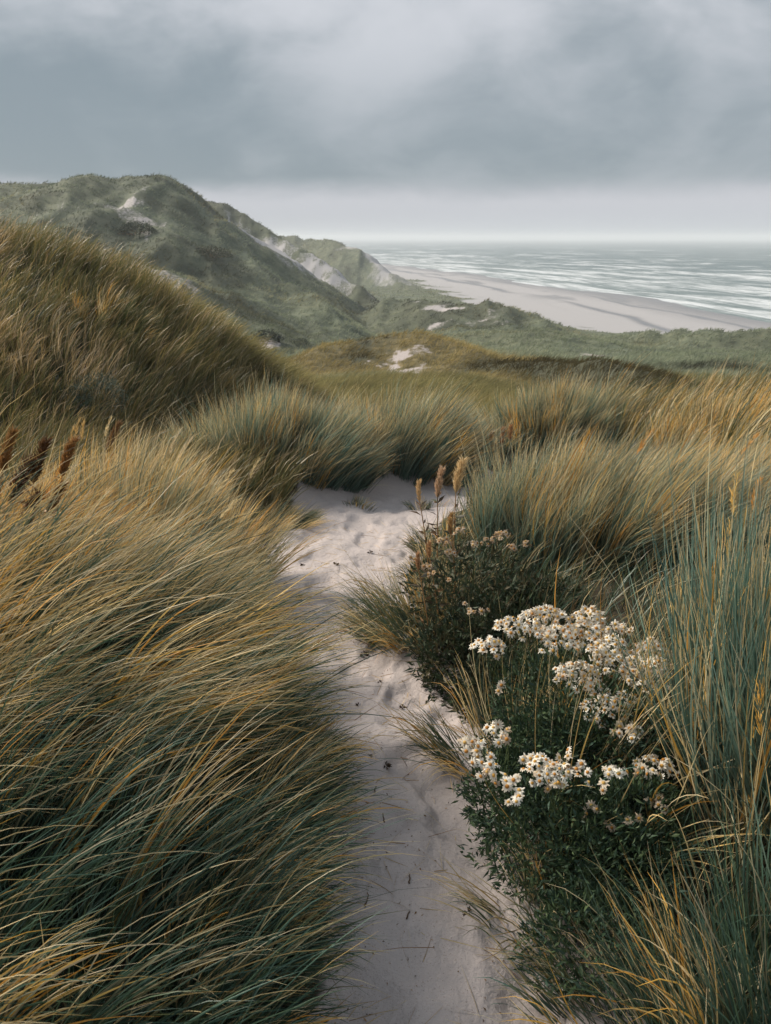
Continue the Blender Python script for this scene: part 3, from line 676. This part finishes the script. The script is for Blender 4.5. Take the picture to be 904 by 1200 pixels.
def cluster(parent, o3, c, wid, n, fade=0.0, dsz=.0135):
    """a flat-topped head of small daisies: petals and (as a sub-part) their domed centres"""
    mp, me_ = MB(), MB()
    g = (np.arange(n)+.5)/n; a = np.arange(n)*2.39996+RNG.uniform(0, 6); rad = np.sqrt(g)*wid*.5
    offs = np.stack([rad*np.cos(a), rad*np.sin(a)*.9, -.6*rad**2/(wid*.5+1e-6)], -1)+RNG.normal(0, .0035, (n, 3))
    for k in range(n):
        p = c+offs[k]; nr = norm(np.array([offs[k, 0]*6, offs[k, 1]*6-.35, .6])+RNG.normal(0, .34, 3))
        e1 = norm(np.cross(nr, [.2, 1, .1])); e2 = np.cross(nr, e1)
        m = RNG.integers(10, 15); aa = np.arange(m)*2*np.pi/m+RNG.uniform(0, 1)+RNG.normal(0, .1, m)
        R0 = dsz*RNG.uniform(.8, 1.15); pw = R0*.36; rd = e1*np.cos(aa)[:, None]+e2*np.sin(aa)[:, None]; tg = -e1*np.sin(aa)[:, None]+e2*np.cos(aa)[:, None]
        dr = RNG.uniform(-.3, 1.3, m)[:, None]; ln = (R0*RNG.uniform(.75, 1.1, m))[:, None]
        q0 = p+rd*R0*.22; q1 = p+rd*ln*.65-nr*ln*.1*dr; q2 = p+rd*ln-nr*ln*.45*dr
        V = np.stack([q0-tg*pw*.25, q0+tg*pw*.25, q1+tg*pw*.5, q1-tg*pw*.5, q2+tg*pw*.25, q2-tg*pw*.25], 1).reshape(-1, 3)
        b = (np.arange(m)*6)[:, None]
        fade_k = min(.95, fade+(RNG.uniform(.3, .8) if RNG.uniform() < .13 else RNG.uniform(0, .12)))
        pc = PET[RNG.integers(0, 3)]*(1-fade_k)+np.array([.36, .24, .14])*fade_k
        mp.add(V, [np.concatenate([b+np.array([0, 1, 2, 3]), b+np.array([3, 2, 4, 5])])], pc*RNG.uniform(.88, 1.08))
        t8 = np.arange(8)*np.pi/4; er = R0*.36
        ring = np.concatenate([p+nr*.0005+er*(e1*np.cos(t8)[:, None]+e2*np.sin(t8)[:, None]), p+nr*er*.6+er*.65*(e1*np.cos(t8)[:, None]+e2*np.sin(t8)[:, None]), [p+nr*er*.85]])
        f4 = np.array([(i, (i+1) % 8, 8+(i+1) % 8, 8+i) for i in range(8)]); f3 = np.array([(8+i, 8+(i+1) % 8, 16) for i in range(8)])
        ec = EYE[RNG.integers(0, 3)]*(1-.4*fade)
        me_.add(ring, [f4, f3], ec)
    head = addobj('flower_cluster', mp.mesh('flower_cluster', M_PETAL, o3), parent)
    addobj('flower_centre_group', me_.mesh('flower_centre_group', M_PETAL, o3), head)
DG = np.array([(.030, .058, .030), (.045, .075, .035), (.06, .09, .04), (.035, .065, .045)])
def flowering(label, base, heads, foliage, nleaf, leafl=.03, stemcol=(.075, .10, .04), group='white flowering plants right of the path', cat='flowering plant', name='flowering_plant', featherg=DG):
    bz = float(height(np.array(base[0]), np.array(base[1]))); o3 = (base[0], base[1], bz)
    T = thing(name, o3, label, cat, group)
    fm = MB()
    for px, py, Y, wpx, fade in heads:
        c = P(px, py, Y); dep = Y*CP+(CAMZ-c[2])*SP; wid = wpx*dep/F
        nn = max(2, int((wid/.0180)**2*.66))
        cluster(T, o3, c+np.array([0, 0, .004]), wid, nn, fade)
        b = np.array([base[0], base[1], bz])+np.append(RNG.normal(0, .05, 2), 0); b[:2] += (c[:2]-b[:2])*.35
        b[2] = float(height(np.array(b[0]), np.array(b[1])))
        fork = b*.32+c*.68+np.array([0, 0, .0])
        sm = MB(); sc_ = np.array(stemcol)*RNG.uniform(.8, 1.3)
        cv = curve(b, fork, .05); tube(sm, cv, .0026, .0018, sc_)
        for j in range(max(2, min(7, nn//2))):
            aa = RNG.uniform(0, 6.3); rr2 = wid*.42*RNG.uniform(.2, 1)
            tube(sm, curve(cv[-1], c+np.array([rr2*math.cos(aa), rr2*math.sin(aa), -.004-.4*rr2]), .06, 6), .0013, .0009, sc_, 4)
        addobj('stem', sm.mesh('stem', M_STEM, o3), T)
        m = int(46*(1+nn/14)); t = RNG.uniform(.05, .93, m); pp = b+(c-b)*t[:, None]+RNG.normal(0, .012, (m, 3))
        dd = RNG.normal(size=(m, 3)); dd[:, 2] = np.abs(dd[:, 2])*.6+.1
        leaves(fm, pp, dd, leafl*RNG.uniform(.6, 1.4, m)*(1.15-.6*t), .20*leafl*RNG.uniform(.6, 1.3, m), pick(featherg, m))
    for cx, cy, cz, rx, ry, rz in foliage:
        m = int(nleaf/len(foliage)); q = norm(RNG.normal(size=(m, 3)))*RNG.uniform(.25, 1, (m, 1))**.45
        lump = 1+.28*fbm(q[:, 0]*2.2+cx*9, q[:, 2]*2.2+q[:, 1]*1.7, 601, 3)[:, None]
        p = q*lump*np.array([rx, ry, rz])+np.array([cx, cy, cz]); p[:, 2] = np.maximum(p[:, 2], height(p[:, 0], p[:, 1])+.004)
        dd = q+RNG.normal(0, .6, (m, 3))+np.array([0, 0, .35])
        leaves(fm, p, dd, leafl*RNG.uniform(.6, 1.5, m), leafl*.28*RNG.uniform(.6, 1.4, m), pick(featherg, m))
        for _ in range(14):                                       # inner twigs reach the crown's edge
            k = RNG.integers(0, m); tube(fm, curve((base[0]+RNG.normal(0, .04), base[1]+RNG.normal(0, .04), bz), p[k], .06, 6), .0022, .0012, np.array(stemcol)*.8, 4)
    addobj('foliage', fm.mesh('foliage', M_LEAF, o3), T)
    return T
def YY(py): return float(np.interp(py, [705, 750, 800, 860, 900, 950], [2.22, 2.06, 1.93, 1.78, 1.62, 1.54]))
def H(lst, dy=0): return [(a, b, YY(b)+dy+RNG.uniform(-.03, .03), c_, f_) for a, b, c_, f_ in lst]
flowering('largest white flowering plant, its daisies in one broad crowded mass', (.56, 1.98), H([
    (602, 727, 44, 0), (640, 714, 52, 0), (660, 737, 56, 0), (691, 731, 52, 0), (715, 750, 50, 0), (691, 716, 40, .1), (574, 751, 42, 0), (646, 756, 22, 0),
    (672, 760, 16, 0), (700, 758, 28, 0), (679, 781, 58, 0), (724, 772, 52, 0), (764, 755, 44, .1), (748, 772, 40, 0), (771, 776, 36, .15), (757, 797, 32, 0),
    (780, 803, 15, .2), (710, 820, 56, 0), (736, 815, 32, 0), (700, 841, 22, .1), (738, 853, 34, 0), (588, 803, 14, .4), (703, 806, 26, 0), (625, 738, 26, 0), (728, 735, 26, .2), (690, 797, 26, 0), (740, 790, 24, 0)]),
    [(.52, 1.98, .26, .24, .20, .22), (.62, 1.85, .25, .22, .17, .2), (.44, 1.86, .2, .16, .14, .17)], 13000, .022)
flowering('small group of white daisy heads leaning over the sand, leftmost of the flowers', (.36, 1.80), H([
    (583, 852, 30, 0), (592, 866, 18, 0), (553, 869, 32, 0), (569, 887, 34, 0), (574, 906, 22, 0)]), [(.33, 1.76, .17, .13, .12, .12)], 2600, .020)
flowering('lowest white flowering plant, one loose bunch of daisies above dark leaves', (.44, 1.58), H([
    (630, 891, 44, 0), (653, 900, 38, 0), (682, 900, 34, 0), (597, 914, 30, 0), (642, 910, 36, 0), (654, 917, 20, 0), (607, 936, 24, 0), (693, 945, 22, .55), (665, 884, 20, .1), (745, 963, 12, .6), (715, 968, 12, .7)]),
    [(.42, 1.6, .19, .20, .15, .16), (.55, 1.52, .17, .18, .14, .15), (.46, 1.36, .12, .16, .13, .10)], 7500, .021)
flowering('flowering plant with two separate white heads beside the tall grey green blades', (.62, 1.62), H([
    (721, 903, 28, 0), (768, 893, 48, .05), (775, 938, 28, .5), (708, 925, 14, .3)]), [(.62, 1.62, .20, .15, .12, .16)], 3500, .021)
def G(lst): return [(a, b, Y, c_, f_) for a, b, Y, c_, f_ in lst]
flowering('dark leafy bush with small dull whitish flower heads at the middle of the path', (.42, 3.10), G([
    (541, 620, 3.3, 15, 0.60), (520, 632, 3.25, 17, 0.75), (556, 636, 3.2, 13, 0.60), (573, 633, 3.2, 15, 0.80), (588, 624, 3.3, 22, 0.65), (599, 640, 3.1, 13, 0.70), (617, 636, 3.25, 11, 0.75),
    (500, 662, 3.0, 13, 0.75), (529, 646, 3.1, 11, 0.60), (507, 672, 2.95, 10, 0.80), (547, 708, 2.75, 11, 0.65), (554, 716, 2.72, 10, 0.60), (570, 716, 2.72, 11, 0.70), (524, 679, 2.9, 8, 0.80), (484, 655, 3.1, 8, 0.90)]),
    [(.36, 3.15, .08, .27, .26, .27), (.52, 2.95, .02, .27, .22, .24), (.28, 2.85, -.02, .17, .2, .2), (.68, 3.1, .04, .2, .2, .22), (.45, 2.62, -.02, .2, .16, .14)], 11000, .036,
    cat='bush', name='leafy_bush', featherg=np.array([(.028, .045, .025), (.04, .06, .03), (.05, .065, .035), (.07, .06, .03)]), group=None or 'leafy plants right of the path')
# pale shrub at the foot of the left dune
p = hit(118, 500); zz = float(height(np.array(p[0]), np.array(p[1])))
flowering('small silvery grey shrub at the foot of the left dune', (p[0], p[1]), [], [(p[0], p[1], zz+.28, .30, .22, .26), (p[0]-.2, p[1], zz+.2, .2, .2, .2)], 6500, .024,
          cat='shrub', name='silver_shrub', featherg=np.array([(.10, .13, .10), (.15, .18, .14), (.07, .10, .07)]), group='shrubs on the dunes')

# ------------------------------------------------------------------ seed stalks
def stalk(label, foot, tip, hl, hw, col, leafcol, nleaf=14, group='tall seed stalks beside the path', name='seed_stalk', plume=200, cat='seed stalk'):
    bz = float(height(np.array(foot[0]), np.array(foot[1]))); o3 = (foot[0], foot[1], bz); T = thing(name, o3, label, cat, group)
    sm = MB(); tip = np.asarray(tip); c = curve(o3, tip, .05, 10); tube(sm, c, .0035, .002, np.array(BROWN[1])); addobj('stem', sm.mesh('stem', M_STEM, o3), T)
    if nleaf:
        lm = MB(); t = RNG.uniform(.25, .97, nleaf); pp = np.stack([np.interp(t, np.linspace(0, 1, 10), c[:, k]) for k in range(3)], -1)
        dd = RNG.normal(size=(nleaf, 3)); dd[:, 2] = RNG.uniform(.2, 1.2, nleaf)
        leaves(lm, pp, dd, RNG.uniform(.035, .07, nleaf), RNG.uniform(.010, .018, nleaf), pick(leafcol, nleaf)); addobj('leaf_cluster', lm.mesh('leaf_cluster', M_LEAF, o3), T)
    hm = MB(); panicle(hm, c[-1]-(c[-1]-c[-2])*.3, c[-1]-c[-2], hl, hw, np.array(col), plume); addobj('seed_head', hm.mesh('seed_head', M_GRASS, o3), T)
LC = np.array([(.10, .075, .05), (.14, .13, .10), (.07, .08, .05), (.20, .12, .06)])
stalk('tallest fluffy pale seed plume standing behind the dark leafy bush', (.33, 3.35), P(535, 572, 3.35), .14, .038, (.66, .50, .28), LC, 26, plume=420)
stalk('slender pinkish seed plume left of the fluffy pale one', (.24, 3.3), P(513, 578, 3.3), .13, .024, (.54, .38, .25), LC, 26, plume=260)
stalk('short drooping tan seed head, leftmost of the plumes by the path', (.20, 3.2), P(491, 582, 3.25), .085, .020, (.60, .42, .22), LC, 22)
stalk('bare brown leafy stalk with a small tan head between the plumes and the bush', (.30, 3.15), P(528, 622, 3.1), .09, .018, (.45, .28, .12), LC, 22)
stalk('small tan seed head leaning left above the dark bush', (.25, 3.0), P(503, 650, 3.0), .07, .018, (.48, .28, .14), LC, 12)
stalk('lowest tan seed head on the left side of the dark bush', (.20, 2.95), P(490, 664, 2.95), .07, .018, (.46, .27, .14), LC, 12)
for i, (px, py, lb) in enumerate([(577, 524, 'leftmost of the three rust red seed stalks in front of the domed tussock'), (588, 520, 'middle of the three rust red seed stalks in front of the domed tussock'), (598, 514, 'rightmost of the three rust red seed stalks in front of the domed tussock')]):
    tip = P(px, py, 7.3); stalk(lb, (tip[0]+.05, 7.35), tip, .16, .040, (.42, .22, .10), LC, 8, group='rust red seed stalks', plume=260)
# dead brown stalks at the left edge
for Y, px, py, lb, hl, hw, col in [(3.0, 14, 588, 'large dark brown dead flower spike leaning in from the left edge', .20, .075, (.12, .06, .03)),
        (3.0, 40, 560, 'dark brown dead flower spike just right of the largest one', .17, .06, (.14, .07, .03)),
        (2.95, 26, 622, 'lowest dark dead flower spike near the left edge', .17, .07, (.13, .06, .03)),
        (3.05, 74, 552, 'ragged rust coloured dead spike right of the dark ones', .15, .055, (.34, .17, .06)),
        (3.05, 58, 596, 'short rust coloured dead spike low among the straw blades', .13, .06, (.30, .15, .05)),
        (3.1, 4, 545, 'rust coloured dead spike cut by the left edge of the photo', .16, .06, (.32, .17, .06)),
        (4.2, 126, 528, 'thin brown seed spike rising against the shaded foot of the left dune', .17, .04, (.26, .15, .07))]:
    tip = P(px, py, Y); stalk(lb, (tip[0]-.14, Y), tip, hl, hw*.6, np.array(col)*.8, BROWN, 24, group='dead brown stalks', name='dead_stalk', plume=420, cat='dead stalk')

# ------------------------------------------------------------------ far shrubs and the dark post
def shrub(label, px, py, w_, h_, n, pal):
    p = hit(px, py); z0 = p[2]; T = thing('dune_shrub', tuple(p), label, 'shrub', 'shrubs on the dunes'); mb = MB()
    q = norm(RNG.normal(size=(n, 3))); q[:, 2] = np.abs(q[:, 2]); lump = 1+.35*fbm(q[:, 0]*2+px, q[:, 1]*2+q[:, 2]*2, 701, 3)[:, None]
    r = RNG.uniform(.3, 1, (n, 1))**.4
    pos = q*r*lump*np.array([w_/2, w_/3, h_])+p; pos[:, 2] = np.maximum(pos[:, 2], height(pos[:, 0], pos[:, 1])+.03)
    leaves(mb, pos, q+RNG.normal(0, .7, (n, 3)), np.full(n, h_*.16), np.full(n, h_*.10), pick(pal, n)); addobj('foliage', mb.mesh('foliage', M_LEAF, tuple(p)), T)
    sm = MB()
    for k in range(6): tube(sm, curve(p-np.array([0, 0, .1]), pos[RNG.integers(0, n)], .05, 5), h_*.03, h_*.012, BROWN[2], 4)
    addobj('branch_group', sm.mesh('branch_group', M_STEM, tuple(p)), T)
SH = np.array([(.035, .05, .035), (.05, .065, .04), (.045, .05, .03)])
shrub('dark low bush in the valley left of the small dark post', 312, 399, 2.6, .9, 900, SH)
shrub('dark bush on the ridge of the small dune right of the post', 352, 404, 1.8, .6, 500, SH)
shrub('pale flecked bush halfway up the big dune', 250, 302, 5, 1.4, 900, np.array([(.10, .10, .06), (.05, .06, .04)]))
shrub('dark bush high on the slope of the big dune near its sand scar', 160, 275, 5, 1.5, 900, SH)
p = hit(327, 401); T = thing('wooden_post', tuple(p), 'tiny dark upright post standing in the grassy valley', 'post')
mb = MB(); tube(mb, [p+np.array([0, 0, -.2]), p+np.array([0, 0, .1]), p+np.array([.01, 0, .40]), p+np.array([.015, 0, .46])], .13, .11, (.012, .014, .018), 8); addobj('shaft', mb.mesh('shaft', M_STEM, tuple(p)), T)
mb = MB(); tube(mb, [p+np.array([.015, 0, .455]), p+np.array([.015, 0, .50]), p+np.array([.015, 0, .55])], .12, .04, (.014, .015, .018), 8); addobj('cap', mb.mesh('cap', M_STEM, tuple(p)), T)

# ------------------------------------------------------------------ litter on the sand
def dropped(kind, label, px, py, size, group='plant litter on the path'):
    p = hit(px, py); p[2] = float(height(p[0:1], p[1:2])[0]); mb = MB(); a = RNG.uniform(0, 3.1)
    if kind == 'twig':
        n = 6; t = np.linspace(-.5, .5, n); dx, dy = math.cos(a), math.sin(a)
        X_ = p[0]+t*size*dx+RNG.normal(0, size*.04, n); Y_ = p[1]+t*size*dy+RNG.normal(0, size*.04, n); Z_ = height(X_, Y_)+.003
        tube(mb, np.stack([X_, Y_, Z_], -1), .0022, .0012, (.09, .055, .03), 5)
    else:
        m = 7; q = norm(RNG.normal(size=(m, 3))); q[:, 2] = np.abs(q[:, 2])*.5
        leaves(mb, p+q*size*.15+np.array([0, 0, size*.12]), q+RNG.normal(0, .4, (m, 3))*np.array([1, 1, .3]), np.full(m, size*.8), np.full(m, size*.5), np.tile([.05, .032, .02], (m, 1))*RNG.uniform(.6, 1.6, (m, 1)), .5)
    o = addobj('twig' if kind == 'twig' else 'dead_leaf', mb.mesh(kind, M_STEM, tuple(p)), loc=tuple(p)); o['label'] = label; o['category'] = 'twig' if kind == 'twig' else 'dead leaf'; o['group'] = group
for px, py, s in [(453, 899, .022), (433, 887, .016), (397, 907, .022), (427, 769, .03), (394, 662, .026), (434, 648, .024), (352, 702, .03), (355, 663, .022), (472, 830, .02), (420, 826, .014), (445, 800, .014), (549, 1070, .018), (415, 937, .014)]:
    dropped('leaf', 'crumpled dark bit of dead plant lying on the sand path', px, py, s)
for px, py, s in [(340, 615, .14), (480, 1031, .03), (478, 1073, .03), (430, 1058, .05), (440, 925, .03), (424, 752, .09), (400, 748, .06), (520, 700+60, .05), (450, 960, .03)]:
    dropped('twig', 'thin brown twig lying on the sand path', px, py, s)
# crumbs of plant litter and fallen straws, too many to count
n = 900; Yv = 1.0+5.0*RNG.uniform(0, 1, n)**1.3; xc = np.interp(Yv, PATH[:, 1], PATH[:, 0]); hw = np.interp(Yv, PATH[:, 1], PATH[:, 2])
x = xc+np.where(RNG.uniform(size=n) < .5, -1, 1)*hw*(1-RNG.uniform(0, 1, n)**1.5)*1.05
x = x+.03*fbm(x*9, Yv*9, 811, 2); q = norm(RNG.normal(size=(n, 3))); q[:, 2] = np.abs(q[:, 2])*.3
mb = MB(); leaves(mb, np.stack([x, Yv, height(x, Yv)+.0015], -1), q, RNG.uniform(.003, .012, n), RNG.uniform(.002, .005, n), pick(BROWN, n)*RNG.uniform(.3, 1.2, (n, 1)), .5)
addobj('litter_crumbs', mb.mesh('litter_crumbs', M_STEM), kind='stuff')
n = 700; t = RNG.uniform(0, 1, n); Yv = 1.0+4.6*t**1.3; xc = np.interp(Yv, PATH[:, 1], PATH[:, 0]); hw = np.interp(Yv, PATH[:, 1], PATH[:, 2])
sd_ = np.where(RNG.uniform(size=n) < .5, -1, 1); x = xc+sd_*hw*(1-RNG.uniform(0, 1, n)**2.0*1.0)*1.1; a = RNG.uniform(0, 6.28, n)
x[:60] = (xc+hw*RNG.uniform(-.9, .9, n))[:60]
mb = MB(); zz = height(x, Yv)+.003
blades(mb, np.stack([x, Yv, zz], -1), RNG.uniform(.04, .16, n), np.stack([np.cos(a), np.sin(a), np.full(n, .06)], -1), np.zeros(3), np.zeros(n), np.full(n, .08), np.full(n, .0024), pick(np.vstack([BROWN, STRAW*.8]), n), pick(np.vstack([BROWN, STRAW]), n), 5, False, 1, .5)
addobj('fallen_straw', mb.mesh('fallen_straw', M_GRASS), kind='stuff')
